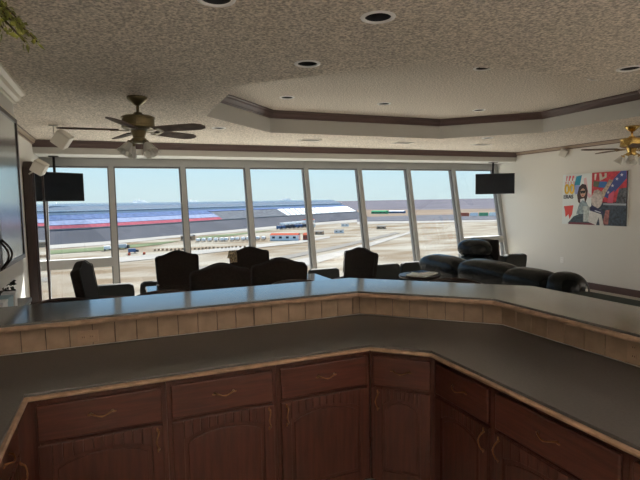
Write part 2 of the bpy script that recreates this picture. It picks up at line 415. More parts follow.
# ------------------------------------------------------------------ left wall: hanging cabinet, low counter, mirror case
t = thing('wall_cabinet', 'tall cream wall cabinet with grey dark-framed doors on the left wall', 'cabinet', (-.92,4.24,1.16))
L(obj('carcass', bx(XL+.003,-.762,3.60,4.86,1.16,H-.004), 'cream'), t)
L(obj('cornice', sweep(B(), [(XL+.004,4.862),(-.762,4.862),(-.762,3.60)], [(0,2.695),(.085,2.695),(.082,2.675),(.055,2.655),(.045,2.625),(.02,2.605),(.018,2.59),(0,2.585)], side=1), 'whitecrown'), t)
L(obj('top_bead', bx(-.762,-.745,3.60,4.84,2.455,2.475), 'whitecrown', bevel=.005), t)
for y0, y1, side in ((3.62,3.885,1),(3.90,4.835,-1)):
    b = B()
    for a in ((y0,y0+.045,1.29,2.45),(y1-.045,y1,1.29,2.45),(y0+.045,y1-.045,1.29,1.325),(y0+.045,y1-.045,2.415,2.45)): box(b, -.762,-.738,*a)
    d = L(obj('door', b, 'darkwood', bevel=.003), t); d.name = 'door'
    p = obj('door_panel', bx(-.762,-.746,y0+.045,y1-.045,1.325,2.415), 'doorglass'); p.parent = d; p.matrix_parent_inverse = d.matrix_parent_inverse.copy() if False else Matrix()
    yh = y1-.03 if side == 1 else y0+.03
    pts = [(-.740 + .055*math.sin(PI*k/10), yh + side*(-.02)*math.sin(PI*k/10), 1.30+.20*k/10) for k in range(11)]
    h = obj('handle', tube(B(), pts, [.010]+[.007]*9+[.010], 8), 'iron', smooth=True); h.parent = d
bpy.context.view_layer.update()
t = thing('side_counter', 'low dark side counter under the cream wall cabinet', 'cabinet', (-.9,4.3,0))
L(obj('carcass', bx(XL+.003,-.74,3.64,4.86,0,.90), 'darkwood'), t)
L(obj('counter_surface', bx(XL+.003,-.72,3.62,4.88,.90,.935), 'darkwood', bevel=.004), t)
def small_box(label, x, y, w, d, h, m, z=.936):
    t = thing('carton', label, 'box', (x,y,z), random.uniform(-.1,.1))
    obj('body', bx(-w/2,w/2,-d/2,d/2,0,h), m, t, bevel=.004)
    obj('lid', bx(-w/2-.003,w/2+.003,-d/2-.003,d/2+.003,h-.015,h+.004), m, t, bevel=.002)
small_box('white carton on the side counter, nearest the bar', -.80,3.98,.10,.13,.13,'paper')
small_box('pale blue carton on the side counter between two white ones', -.81,4.18,.11,.16,.125,'bluebox')
small_box('white carton on the side counter, nearest the windows', -.80,4.40,.09,.10,.125,'paper')
t = thing('potted_plant', 'dark leafy plant in a pot on the side counter', 'plant', (-.88,4.66,.936))
obj('pot', lathe(B(), [(0,0),(.05,0),(.065,.10),(.06,.10),(.05,.09),(0,.09)]), 'iron', t, smooth=True)
def leafset(bm, c, n, r, size, up=.5):
    for k in range(n):
        d = Vector((random.gauss(0,1), random.gauss(0,1), random.gauss(up,.7))).normalized(); p = Vector(c) + d*r*random.uniform(.3,1)
        s = d.orthogonal().normalized(); s = Matrix.Rotation(random.uniform(0,6.28),3,d) @ s; s2 = size*random.uniform(.6,1.2)
        q = [p, p+d*s2*.5+s*s2*.35, p+d*s2, p+d*s2*.5-s*s2*.35]; q[2] += Vector((0,0,-s2*.2))
        vs = [bm.verts.new(v) for v in q]; m = bm.verts.new(p+d*s2*.5+d.cross(s)*s2*.12)
        for i in range(4): bm.faces.new((vs[i], vs[(i+1)%4], m))
fo = B(); leafset(fo, (0,0,.15), 60, .07, .05); obj('foliage', fo, mat('dark_foliage', (.02,.03,.015), .5), t)
sb = B()
for k in range(5): tube(sb, [(0,0,.08),(random.uniform(-.04,.04),random.uniform(-.04,.04),.2)], .003, 5)
obj('stem', sb, 'stem', t)

t = thing('mirror_case', 'tall dark wood framed mirror case on the left wall by the windows', 'mirror', (-1.05,7.67,.1))
out = [(7.30,.10),(8.26,.10),(8.26,2.22),(8.17,2.31),(7.39,2.31),(7.30,2.22)]
bm = B(); a = [bm.verts.new((XL+.004,y,z)) for y,z in out]; b2 = [bm.verts.new((-.985,y,z)) for y,z in out]
bm.faces.new(a); bm.faces.new(b2)
for i in range(6): bm.faces.new((a[i],a[(i+1)%6],b2[(i+1)%6],b2[i]))
L(obj('case_body', bm, 'darkwood', bevel=.012, seg=3), t)
L(obj('mirror_glass', bx(-.987,-.979,7.35,8.21,.18,2.18), 'mirror'), t)
b = B()
for q in ((7.32,7.36,.14,2.22),(8.20,8.24,.14,2.22),(7.36,8.20,.14,.19),(7.36,8.20,2.17,2.22)): box(b, -.985,-.965,*q)
L(obj('mirror_frame', b, 'darkwood', bevel=.005), t)

def cube_speaker(label, mount, centre, rot, s=.17):
    t = thing('cube_speaker', label, 'speaker', mount)
    R = Matrix.Rotation(rot[2],4,'Z') @ Matrix.Rotation(rot[1],4,'Y') @ Matrix.Rotation(rot[0],4,'X')
    off = Vector(centre) - Vector(mount); T = Matrix.Translation(off) @ R; h = s/2
    obj('enclosure', box(B(), -h,h,-h*.8,h,-h,h,T), 'cubespk', t, bevel=.012, seg=3)
    obj('grille', box(B(), -h*.88,h*.88,-h*.86,-h*.78,-h*.88,h*.88,T), 'cubespk', t, bevel=.006)
    return t, off
t, off = cube_speaker('small off-white tilted cube speaker hung from the ceiling beside the left fan', (-.66,6.79,H), (-.575,6.79,2.53), (math.radians(20),math.radians(38),math.radians(-6)), .175)
obj('bracket', tube(tube(B(), [(0,0,-.012),(0,0,-.11),(.05,0,-.14)], .006, 8), [(-.05,0,-.006),(.05,0,-.006)], .009, 8), 'vent', t)
t, off = cube_speaker('small off-white cube speaker mounted high on the right wall', (XR,7.04,2.66), (8.01,7.04,2.565), (math.radians(15),math.radians(25),math.radians(-50)), .135)
obj('bracket', tube(B(), [(-.002,0,0),(-.05,0,0),(-.09,0,-.06)], .007, 8), 'vent', t)
t, off = cube_speaker('off-white cube speaker tilted at the top of the mirror case', (-1.02,7.30,2.14), (-.88,7.15,2.215), (math.radians(15),math.radians(32),math.radians(-6)), .155)
obj('bracket', tube(B(), [(0,0,0),(.10,-.06,.06)], .010, 8), 'vent', t)

# ------------------------------------------------------------------ ceiling fittings
def can(label, x, y, z, group):
    t = thing('recessed_downlight', label, 'ceiling light', (x,y,z), 0, group)
    obj('trim_ring', lathe(B(), [(CR-.012,.002),(CR-.012,-.006),(CR-.002,-.009),(CR+.010,-.004),(CR+.012,-.001)], n=28), 'ring', t, smooth=True)
    obj('reflector', lathe(B(), [(CR-.011,.0),(CR-.013,.04),(CR-.03,.13),(0,.14)], n=24), 'can', t, smooth=True)
    bulb = lathe(B(), [(0,.060),(.025,.063),(.040,.075),(.038,.10),(.02,.135)], n=18); obj('bulb', bulb, 'can' if False else 'vent', t, smooth=True)
    return t
lowl = ['largest unlit downlight, on the near ceiling right of the middle','unlit white-ringed downlight on the near ceiling left of the tray edge','white-ringed downlight cut by the top edge of the photo','small downlight between the left fan and the tray','downlight at right on the near ceiling behind the tray edge','small downlight beyond the tray near the right wall corner','downlight above the left counter behind the camera','downlight above the kitchen behind the camera','downlight over the right ceiling behind the camera']
for (x,y), l in zip(LOW_CANS, lowl): can(l, x, y, H, 'downlights in the lower ceiling')
upl = ['far left downlight inside the ceiling tray','far middle downlight inside the ceiling tray','far right downlight inside the ceiling tray','near middle downlight inside the tray, cut by the near ceiling edge','near right downlight inside the tray, barely showing past the edge','near left downlight inside the tray hidden behind its near edge']
for (x,y), l in zip(UP_CANS[:5], upl): can(l, x, y, HT, 'downlights inside the tray')
for (x,y), l in zip([(2.90,7.38),(4.59,7.32),(6.2,7.22)], ['slotted air vent beyond the tray, nearest the left fan','slotted air vent beyond the tray, in the middle','slotted air vent beyond the tray, nearest the right wall']):
    t = thing('ceiling_vent', l, 'air vent', (x,y,H), 0, 'ceiling vents before the windows')
    obj('frame', box(box(box(box(B(), -.17,.17,-.10,-.08,-.010,0), -.17,.17,.08,.10,-.010,0), -.17,-.15,-.08,.08,-.010,0), .15,.17,-.08,.08,-.010,0), 'ring', t, bevel=.003)
    b = B()
    for k in range(6): box(b, -.15,.15,-.003,.011,-.008,-.002, Matrix.Translation((0,-.07+k*.026,0)) @ Matrix.Rotation(.5,4,'X'))
    obj('slats', b, 'vent', t); obj('duct_backing', bx(-.15,.15,-.08,.08,-.002,-.0005), 'can', t)

# ceiling fans
def fan(label, x, y, phase, metal, zb=2.40, sh_phase=0.6):
    t = thing('ceiling_fan', label, 'ceiling fan', (x,y,H), 0)
    z = lambda v: v-H
    obj('canopy', lathe(B(), [(0,z(2.698)),(.092,z(2.698)),(.090,z(2.68)),(.060,z(2.65)),(.030,z(2.625)),(.018,z(2.62)),(0,z(2.62))], n=28), metal, t, smooth=True)
    obj('downrod', tube(B(), [(0,0,z(2.625)),(0,0,z(2.53))], .014, 12), metal, t, smooth=True)
    obj('motor_housing', lathe(B(), [(0,z(2.565)),(.035,z(2.56)),(.05,z(2.535)),(.135,z(2.525)),(.150,z(2.515)),(.150,z(2.505)),(.142,z(2.50)),(.142,z(2.44)),(.148,z(2.435)),(.146,z(2.42)),(.12,z(2.405)),(.07,z(2.395)),(.05,z(2.33)),(.066,z(2.325)),(.066,z(2.295)),(.04,z(2.28)),(0,z(2.275))], n=36), metal, t, smooth=False, bevel=.002)
    for k in range(5):
        a = phase + k*2*PI/5; Rz = Matrix.Rotation(a,4,'Z'); T = Rz @ Matrix.Translation((0,0,z(zb))) @ Matrix.Rotation(math.radians(-12),4,'X')
        o2 = [(.17,-.055),(.24,-.066),(.50,-.075),(.60,-.072),(.655,-.045),(.675,0),(.655,.045),(.60,.072),(.50,.075),(.24,.066),(.17,.055)]
        bm = prism(B(), o2, -.004, .004)
        for v in bm.verts: v.co = T @ v.co
        bl = obj('blade', bm, 'blade', t)
        ib = box(B(), .08,.24,-.012,.012,-.010,-.004, T); box(ib, .20,.24,-.045,.045,-.010,-.004, T)
        obj('blade_iron', ib, metal, bl, bevel=.002)
    for k in range(4):
        a = sh_phase + k*PI/2; d = Vector((math.cos(a), math.sin(a), 0)); kb = B()
        tube(kb, [d*.05+Vector((0,0,z(2.31))), d*.085+Vector((0,0,z(2.30))), d*.10+Vector((0,0,z(2.275)))], .010, 8)
        obj('light_arm', kb, metal, t, smooth=True)
    for k in range(4):
        a = sh_phase + k*PI/2; d = Vector((math.cos(a), math.sin(a), 0))
        ax = (d*.62 + Vector((0,0,-1))).normalized(); R = Vector((0,0,-1)).rotation_difference(ax).to_matrix().to_4x4()
        T = R
        s = lathe(B(), [(.024,0),(.030,-.012),(.044,-.045),(.056,-.080),(.068,-.105),(.070,-.110),(.066,-.108),(.053,-.080),(.041,-.045),(.027,-.012)], c=d*.10+Vector((0,0,z(2.28))), n=48, mtx=T, flute=.05)
        g = obj('glass_shade', s, 'frost', t, smooth=True)
        sk = lathe(B(), [(0,.01),(.026,.01),(.028,-.012),(.02,-.02),(0,-.02)], c=d*.10+Vector((0,0,z(2.28))), n=16, mtx=T); obj('socket_cup', sk, metal, g, smooth=True)
        bb = lathe(B(), [(0,-.09),(.018,-.082),(.024,-.065),(.014,-.035),(.012,-.02)], c=d*.10+Vector((0,0,z(2.28))), n=14, mtx=T); obj('bulb', bb, 'bulb', g, smooth=True)
    obj('pull_chain', tube(B(), [(.02,-.02,z(2.28)),(.02,-.02,z(2.17))], .0022, 6), metal, t)
    return t
fan('antique brass five-blade ceiling fan with glass shades at left', .22, 4.84, math.radians(178), 'antique')
fan('polished brass ceiling fan with glass shades at the right edge', 6.77, 4.80, math.radians(150), 'brass', 2.385)

# televisions
def tv(label, pole_top, cx, cy, cz, rz, w=.76, h=.45):
    t = thing('television', label, 'television', pole_top)
    T = Matrix.Translation(Vector((cx,cy,cz))-Vector(pole_top)) @ Matrix.Rotation(rz,4,'Z')
    obj('housing', box(B(), -w/2,w/2,-.02,.035,-h/2,h/2,T), 'blackp', t, bevel=.006)
    obj('screen', box(B(), -w/2+.016,w/2-.016,-.0225,-.018,-h/2+.02,h/2-.016,T), 'screen', t)
    dx, dy = cx-pole_top[0], cy-pole_top[1]
    obj('pole', tube(B(), [(0,0,-.012),(0,0,cz-pole_top[2])], .020, 12), 'blackp', t, smooth=True)
    obj('ceiling_plate', bx(-.07,.07,-.07,.07,-.015,-.001), 'blackp', t, bevel=.003)
    q = T @ Vector((0,.03,0)); obj('wall_mount_arm', tube(tube(B(), [(0,0,cz-pole_top[2]+.02), (q.x,q.y,cz-pole_top[2]+.02)], .016, 8), [(0,0,cz-pole_top[2]-.04), (q.x,q.y,cz-pole_top[2]-.04)], .016, 8), 'blackp', t)
tv('flat television turned right, on a pole before the left window', (-.87,8.72,2.50), -.755,8.54,2.015, math.radians(38), .70,.44)
tv('flat television on a ceiling pole before the right corner window', (7.62,8.52,2.50), 7.585,8.42,2.03, math.radians(-36), .80,.44)

# wall picture
t = thing('canvas_picture', 'colourful collage canvas on the cream right wall', 'picture', (XR,6.42,1.675))
Y0, Y1, Z0, Z1 = 7.080, 5.757, 1.197, 2.148
L(obj('canvas', bx(XR-.035,XR-.002,Y1,Y0,Z0,Z1), mat('canvas_white', (.80,.84,.84), .7), bevel=.002), t)
def pc(name, pts, col, lift=1, var=0):
    x1 = XR-.035-.0012*lift; bm = B()
    P2 = [(Y0+(Y1-Y0)*u, Z0+(Z1-Z0)*v) for u, v in pts]
    a = [bm.verts.new((x1,y,z)) for y,z in P2]; b = [bm.verts.new((XR-.034,y,z)) for y,z in P2]; n = len(P2)
    bm.faces.new(a); bm.faces.new(b)
    for i in range(n): bm.faces.new((a[i],a[(i+1)%n],b[(i+1)%n],b[i]))
    return L(obj(name, bm, mat('art_'+name, col, .6, var=var, vscale=25)), t)
def ell(cx, cy, rx, ry, n=20): return [(cx+rx*math.cos(2*PI*k/n), cy+ry*math.sin(2*PI*k/n)) for k in range(n)]
pc('side_edge', [(.985,0),(1,0),(1,1),(.985,1)], (.03,.03,.035), .5)
pc('red_panel', [(.48,.42),(.985,.42),(.985,1),(.48,1)], (.62,.06,.08), 1, .2)
pc('crowd_panel', [(.48,0),(.985,0),(.985,.44),(.48,.44)], (.05,.07,.10), 1, .5)
pc('rail_stripe', [(.66,.385),(.985,.375),(.985,.41),(.66,.42)], (.45,.50,.55), 3)
pc('crowd_patch', [(.84,.42),(.985,.42),(.985,.70),(.88,.68)], (.10,.11,.13), 2, .6)
pc('star_banner', [(.66,.55),(.74,.50),(.98,.86),(.98,1),(.90,1),(.80,.86)], (.07,.10,.32), 3)
for k, (u,v) in enumerate([(.73,.62),(.79,.74),(.85,.86),(.915,.93)]): pc('banner_star', [(u+r*.8*math.sin(a), v+r*1.1*math.cos(a)) for a, r in [(PI*j/5, .030 if j%2==0 else .013) for j in range(10)]], (.75,.75,.85), 4)
pc('blue_patch', [(.58,.72),(.70,.70),(.71,.82),(.60,.83)], (.04,.16,.45), 3)
pc('olive_patch', [(.50,.74),(.58,.72),(.60,.83),(.51,.84)], (.10,.12,.08), 3)
pc('tan_figures', [(.60,.58),(.66,.50),(.70,.62),(.80,.84),(.74,.86),(.68,.72)], (.50,.40,.30), 4, .3)
pc('white_stroke', [(.52,.86),(.54,.86),(.55,.98),(.52,.98)], (.75,.70,.66), 3)
pc('white_stroke', [(.60,.84),(.70,.90),(.70,.98),(.67,.98),(.67,.92),(.64,.90),(.62,.98),(.59,.98)], (.62,.60,.52), 3)
pc('pink_patch', [(.72,.42),(.80,.42),(.82,.66),(.74,.58)], (.70,.12,.20), 4)
pc('teal_block', [(.20,.78),(.29,.78),(.32,.97),(.23,.95)], (.03,.30,.45), 2)
pc('violet_block', [(.22,.60),(.30,.60),(.29,.78),(.20,.78)], (.35,.42,.75), 2)
pc('pink_stroke', [(.35,.90),(.39,.92),(.43,.62),(.50,.55),(.44,.52),(.37,.66)], (.80,.55,.60), 2)
pc('red_splash', [(.03,.36),(.19,.38),(.17,.20),(.13,.10),(.11,.20),(.06,.14),(.05,.26)], (.72,.07,.06), 2)
pc('dark_ground', [(.10,.02),(.52,.0),(.46,.10),(.42,.30),(.32,.34),(.28,.20),(.20,.16)], (.05,.08,.10), 2, .4)
pc('magenta_base', [(.10,.0),(.56,.0),(.52,.04),(.14,.04)], (.18,.03,.05), 3)
# woman with sunglasses and long hair
pc('woman_hair', [(.27,.44),(.25,.58),(.28,.74),(.33,.80),(.39,.78),(.42,.66),(.41,.52),(.38,.42),(.37,.52),(.30,.50),(.30,.42)], (.06,.03,.03), 4)
pc('woman_face', ell(.345,.625,.042,.085), (.62,.38,.28), 5)
pc('sunglasses', [(.305,.66),(.385,.67),(.38,.62),(.35,.61),(.345,.64),(.34,.61),(.31,.61)], (.02,.02,.02), 6)
pc('woman_mouth', ell(.345,.575,.014,.008), (.50,.05,.06), 6)
pc('woman_body', [(.24,.20),(.29,.42),(.34,.48),(.40,.44),(.44,.34),(.42,.22)], (.30,.38,.42), 3, .3)
pc('trophy', [(.36,.06),(.44,.06),(.445,.28),(.47,.30),(.465,.36),(.35,.36),(.345,.30),(.365,.28)], (.55,.60,.58), 7, .2)
pc('driver_suit', [(.42,.10),(.50,.34),(.62,.30),(.68,.0),(.62,.0),(.60,.16),(.56,.0),(.44,.06)], (.72,.70,.68), 6, .1)
pc('driver_head', ell(.565,.48,.085,.16), (.60,.53,.50), 5, .2)
pc('driver_hair', [(.49,.56),(.52,.66),(.58,.68),(.64,.62),(.65,.50),(.61,.58),(.54,.60)], (.50,.42,.38), 6, .3)
pc('driver_collar', [(.45,.33),(.50,.38),(.67,.26),(.66,.20),(.56,.24),(.46,.28)], (.06,.06,.14), 7)
pc('collar_stripe', [(.54,.29),(.63,.25),(.63,.235),(.54,.27)], (.70,.70,.80), 8)
pc('pink_crowd', [(.66,.02),(.74,.02),(.76,.30),(.70,.28)], (.40,.16,.15), 5, .3)
def word(s, u, v, size, col, name, lift=4, sx=1):
    cu = bpy.data.curves.new(name, 'FONT'); cu.body = s; cu.size = size; cu.extrude = .001*lift/2; cu.space_character = 1.0; cu.offset = .007 if s == '00' else .0015
    tmp = bpy.data.objects.new(name, cu); C.objects.link(tmp); bpy.context.view_layer.update()
    me = bpy.data.meshes.new_from_object(tmp.evaluated_get(bpy.context.evaluated_depsgraph_get())); bpy.data.objects.remove(tmp)
    R = Matrix.Translation((XR-.037-.001*lift, Y0+(Y1-Y0)*u, Z0+(Z1-Z0)*v)) @ Matrix.Rotation(-PI/2,4,'Z') @ Matrix.Rotation(PI/2,4,'X') @ Matrix.Diagonal((sx,1,1,1))
    me.transform(R); o = bpy.data.objects.new(name, me); C.objects.link(o); me.materials.clear(); me.materials.append(mat('art_'+name, col, .6)); return L(o, t)
word('00', .035, .615, .255, (.85,.55,.06), 'numeral_lettering', 4, .88)
word('ERAS', .02, .515, .10, (.05,.05,.07), 'word_lettering', 4, 1.0)
for k, (u, w_) in enumerate([(.035,.035),(.085,.02),(.125,.035),(.175,.03)]):
    pc('pink_glyph', [(u,.76),(u+w_,.76),(u+w_*.8,.81),(u+w_*1.1,.85),(u+w_*.2,.86),(u+w_*.4,.80)], (.75,.45,.45), 4)
for k, (u, w_) in enumerate([(.06,.02),(.10,.04),(.155,.04)]):
    pc('red_glyph', [(u,.87),(u+w_*.5,.87),(u+w_*.6,.91),(u+w_,.93),(u+w_,.97),(u+w_*.3,.97)], (.72,.16,.20), 4)

# trailing vine from a hanging basket, top left
t = thing('hanging_planter', 'green trailing vine of a planter hung at the top left', 'plant', (-.62,1.95,H))
obj('hanger', tube(B(), [(0,0,-.001),(0,0,-.12)], .005, 8), 'iron', t)
obj('basket', lathe(B(), [(0,-.25),(.09,-.24),(.13,-.18),(.15,-.11),(.14,-.11),(.12,-.17),(.08,-.22),(0,-.22)]), 'iron', t, smooth=True)
obj('soil', lathe(B(), [(0,-.13),(.13,-.13),(.12,-.16),(0,-.16)]), 'stem', t)
tips = [(.392,.05,-.405),(.36,.03,-.375),(.35,.08,-.40),(.34,.0,-.345),(.33,.02,-.36),(.30,.06,-.33),(.31,-.02,-.40),(.24,-.06,-.42),(-.1,-.2,-.35),(-.2,.1,-.3),(.05,.22,-.35),(.1,-.2,-.38)]
lb = B(); sb = B()
for tp in tips:
    p0 = Vector((tp[0]*.3, tp[1]*.3, -.17)); p3 = Vector(tp); p1 = Vector((tp[0]*.75, tp[1]*.75, tp[2]*.72)); 
    pts = [p0*(1-u)**2 + p1*2*u*(1-u) + p3*u*u for u in [k/12 for k in range(13)]]
    tube(sb, pts, .0028, 5)
    for k in range(3, 13):
        for rep in range(4):
            p = pts[k] + Vector((random.uniform(-.01,.01), random.uniform(-.01,.01), random.uniform(-.012,.006)))
            d = Vector((random.uniform(-.2,1)*(1 if tp[0] > 0 else -1), random.uniform(-1,1), random.uniform(-.8,.3))).normalized(); s = d.orthogonal().normalized(); s = Matrix.Rotation(random.uniform(0,6.28),3,d) @ s; q = random.uniform(.022,.036)
            vs = [lb.verts.new(v) for v in (p, p+d*q*.45+s*q*.28, p+d*q-Vector((0,0,q*.2)), p+d*q*.45-s*q*.28)]; m_ = lb.verts.new(p+d*q*.5+d.cross(s)*q*.1)
            for i in range(4): lb.faces.new((vs[i], vs[(i+1)%4], m_))
obj('leaves', lb, 'leaf', t); obj('stems', sb, 'stem', t)
fb = B()
puff(fb, (.298,.04,-.318), (.028,.02,.005), 1, 1, 12, 6); obj('orange_flower', fb, 'orange', t, smooth=True)

# ------------------------------------------------------------------ furniture
def camel(w, h, hump, n=14):     # high back outline, flat shoulders and a raised middle
    pts = [(-w/2*.90,0),(w/2*.90,0),(w/2*.97,h*.5),(w/2,h-.055),(w/2*.97,h-.03)]
    for k in range(n+1):
        u = 1 - 2*k/n; x = u*w/2*.86; pts.append((x, h - .02 + hump*(.5+.5*math.cos(u*PI))))
    pts += [(-w/2*.97,h-.03),(-w/2,h-.055),(-w/2*.97,h*.5)]
    return pts
def make_highback():
    t = thing('high_back_chair', '', 'chair')
    obj('seat', box(B(), -.25,.25,-.27,.22,.40,.49), 'fabric', t, bevel=.03, seg=4)
    T = Matrix.Translation((0,.20,.42)) @ Matrix.Rotation(math.radians(-9),4,'X')
    obj('backrest', plate(B(), camel(.55,.66,.06), -.045,.045, T), 'fabric', t, bevel=.028, seg=4)
    pb = tube(B(), [tuple(T @ Vector((x,-.047,z))) for x, z in camel(.54,.655,.06)[2:]], .006, 6); obj('piping', pb, 'fabric2', t)
    for sx in (-1,1):
        obj('leg', tube(B(), [(sx*.215,-.23,.40),(sx*.215,-.235,0)], [.026,.016], 8), 'redwood', t)
        obj('leg', tube(B(), [(sx*.215,.20,.42),(sx*.215,.28,0)], [.026,.016], 8), 'redwood', t)
        a = obj('arm', tube(tube(B(), [(sx*.265,.22,.68),(sx*.275,0,.66),(sx*.27,-.20,.65)], .022, 8), [(sx*.27,-.19,.65),(sx*.25,-.20,.42)], .018, 8), 'redwood', t, smooth=True)
    return t
ch0 = make_highback(); used = [0]
def highback(x, y, face, label, s=1.0):
    c = ch0 if not used[0] else copy_tree(ch0); used[0] = 1
    c.location = (x,y,0); c.rotation_euler = (0,0,face); c['label'] = label; c['group'] = 'high-back chairs around the long table'; c.scale = (s,s,s); return c
# local -y is the front; rz=0 faces the camera
highback(.72, 6.36, math.radians(4), 'camel-back dark chair beyond the table, left of the two far ones')
highback(.87, 4.90, math.radians(182), 'nearest camel-back dark chair, back turned, left of the pair by the bar', 1.04)
chD = highback(1.66, 6.36, math.radians(-2), 'camel-back dark chair beyond the table with a patterned cloth on it')
highback(1.53, 5.02, math.radians(174), 'camel-back dark chair with back turned, right of the near pair', 1.04)
highback(-.07, 5.62, math.radians(80), 'dark high-back chair in profile at the left end of the table', 1.03)
highback(2.77, 5.78, math.radians(-66), 'narrow-looking dark high-back chair at the right end of the table', .98)
t = thing('draped_cloth', 'patterned cloth draped over the left shoulder of a far high-back chair', 'cloth', (1.41,6.5,1.0))
b = B(); nx, nz = 8, 10; g = []
for i in range(nx+1):
    row = []
    for j in range(nz+1):
        x = 1.41-.045 + .09*i/nx; s_ = j/nz
        if s_ < .5: y = 6.475 + .02*s_; z = .93 + .30*s_
        else: y = 6.485+ .24*(s_-.5)*1.0 + .05; z = 1.08+.005 - .22*(s_-.5)
        row.append(b.verts.new((x, y-.01+.006*math.sin(i*2.1), z)))
    g.append(row)
for i in range(nx):
    for j in range(nz): b.faces.new((g[i][j],g[i+1][j],g[i+1][j+1],g[i][j+1]))
co = L(obj('cloth_panel', b, mat('patterned_cloth', (.10,.08,.05), .8, var=.3, vscale=45, col2=(.55,.45,.3))), t)
so = co.modifiers.new('s','SOLIDIFY'); so.thickness = .008

t = thing('dining_table', 'long dark polished table surrounded by the high-back chairs', 'table', (1.36,5.70,0))
obj('tabletop', bx(-1.09,1.09,-.44,.44,.71,.75), 'tabletop', t, bevel=.012, seg=3)
obj('apron', box(box(B(), -1.0,1.0,-.36,-.33,.62,.71), -1.0,1.0,.33,.36,.62,.71), 'redwood', t)
for sx in (-1,1):
    for sy in (-1,1): obj('leg', tube(B(), [(sx*.98,sy*.33,.71),(sx*.98,sy*.33,.4),(sx*.98,sy*.33,0)], [.04,.035,.025], 10), 'redwood', t, smooth=True)

def make_low():
    t = thing('low_back_chair', '', 'chair')
    obj('seat', box(B(), -.26,.26,-.02,.48,.30,.42), 'fabric2', t, bevel=.04, seg=4)
    T = Matrix.Translation((0,0,.36)) @ Matrix.Rotation(math.radians(8),4,'X')
    obj('backrest', plate(B(), [(-.255,0),(.255,0),(.262,.20),(.25,.30),(.20,.325),(-.20,.325),(-.25,.30),(-.262,.20)], -.05,.04, T), 'fabric2', t, bevel=.02, seg=3)
    obj('pedestal', tube(B(), [(0,.22,.30),(0,.22,.03)], .035, 12), 'blackp', t, smooth=True)
    obj('foot_plate', lathe(B(), [(0,0),(.2,0),(.2,.015),(.04,.035),(0,.035)], c=(0,.22,0)), 'blackp', t, smooth=True)
    return t
lw = make_low()
lows = [(-.09,'leftmost low-back chair facing the glass beside the left transom'),(.50,'low-back chair facing the glass behind the camel-back chairs at left'),(2.93,'low-back chair left of the narrow-looking high-back chair'),(4.03,'low-back chair right of the narrow-looking high-back chair'),(4.58,'low-back chair between its twin and the leather recliner'),(6.24,'low-back chair just right of the leather recliner'),(6.78,'rightmost low-back chair, against the cream wall side')]
for i, (x, l) in enumerate(lows):
    c = lw if i == 0 else copy_tree(lw)
    c.location = (x,7.02,.0); c.rotation_euler = (0,0,0); c['label'] = l; c['group'] = 'low-back chairs facing the windows'

# recliner
t = thing('leather_recliner', 'puffy black leather recliner with a rounded headrest before the corner window', 'recliner', (5.62,6.80,0), math.radians(103))
obj('base', box(B(), -.34,.34,-.30,.40,.05,.36), 'leather', t, bevel=.05, seg=4)
obj('seat_cushion', puff(B(), (0,.10,.42), (.27,.32,.10), .45, .4), 'leather', t, smooth=True)
obj('back_shell', plate(B(), [(-.29,.30),(.29,.30),(.31,.75),(.27,1.03),(-.27,1.03),(-.31,.75)], -.34,-.27, Matrix.Rotation(math.radians(4),4,'X')), 'fabric', t, bevel=.02, seg=3)
obj('headrest', puff(B(), (0,-.10,.85), (.30,.21,.17), .85, .7), 'leather', t, smooth=True)
obj('back_cushion', puff(B(), (0,-.16,.62), (.28,.15,.16), .5, .45), 'leather', t, smooth=True)
for s in (-1,1): obj('armrest', puff(B(), (s*.33,.02,.40), (.09,.34,.20), .5, .4), 'leather', t, smooth=True)

# sofa: back towards the bar, facing the right wall
t = thing('leather_sofa', 'long black leather sofa with puffed back cushions seen from behind the bar', 'sofa', (4.4,4.6,0))
L(obj('frame', bx(4.02,4.92,3.42,5.92,.06,.40), 'leather', bevel=.05, seg=4), t)
L(obj('back_frame', bx(3.97,4.18,3.44,5.90,.30,.88), 'leather', bevel=.07, seg=5), t)
R = Matrix.Rotation(math.radians(-6),4,'Y')
for yc, hw, zc in ((5.47,.52,.80),(4.62,.52,.82),(3.97,.40,.80)):
    L(obj('back_cushion', puff(B(), (4.09,yc,zc-.04), (.155,hw,.205), .75, .55, 36, 20, R), 'leather', smooth=True), t)
L(obj('end_roll', puff(B(), (4.10,3.535,.745), (.160,.215,.235), .8, .75, 32, 20), 'leather', smooth=True), t)
for yc, hw in ((5.42,.43),(4.60,.40),(3.90,.34)):
    L(obj('seat_cushion', puff(B(), (4.56,yc,.45), (.36,hw,.12), .4, .35), 'leather', smooth=True), t)
for yc in (3.47,5.86):
    L(obj('armrest', puff(B(), (4.50,yc,.48), (.44,.13,.18), .55, .35), 'leather', smooth=True), t)

# side table with papers
t = thing('side_table', 'small round dark table left of the leather sofa', 'table', (3.60,5.36,0))
obj('table_top', lathe(B(), [(0,.72),(.26,.72),(.27,.735),(.26,.75),(0,.75)], n=32), 'darkwood', t, smooth=False)
obj('stem', tube(B(), [(0,0,.72),(0,0,.03)], .03, 12), 'blackp', t, smooth=True)
obj('foot', lathe(B(), [(0,0),(.2,0),(.2,.015),(.04,.04),(0,.04)], n=24), 'blackp', t, smooth=True)
for k, (dz, rz, m, l) in enumerate([(0,.5,'paper','lower open white magazine on the small round table'),(.022,.2,'bblue','small blue booklet lying on the white magazine')]):
    w = .19 if k == 0 else .10
    o = thing('magazine', l, 'magazine', (3.60,5.30+.03*k,.751+dz), rz, None)
    obj('pages', bx(-w,w,-w*.7,w*.7,0,.018), 'paper', o, bevel=.004); obj('cover', bx(-w,w,-w*.7,w*.7,.0182,.0215), m, o)

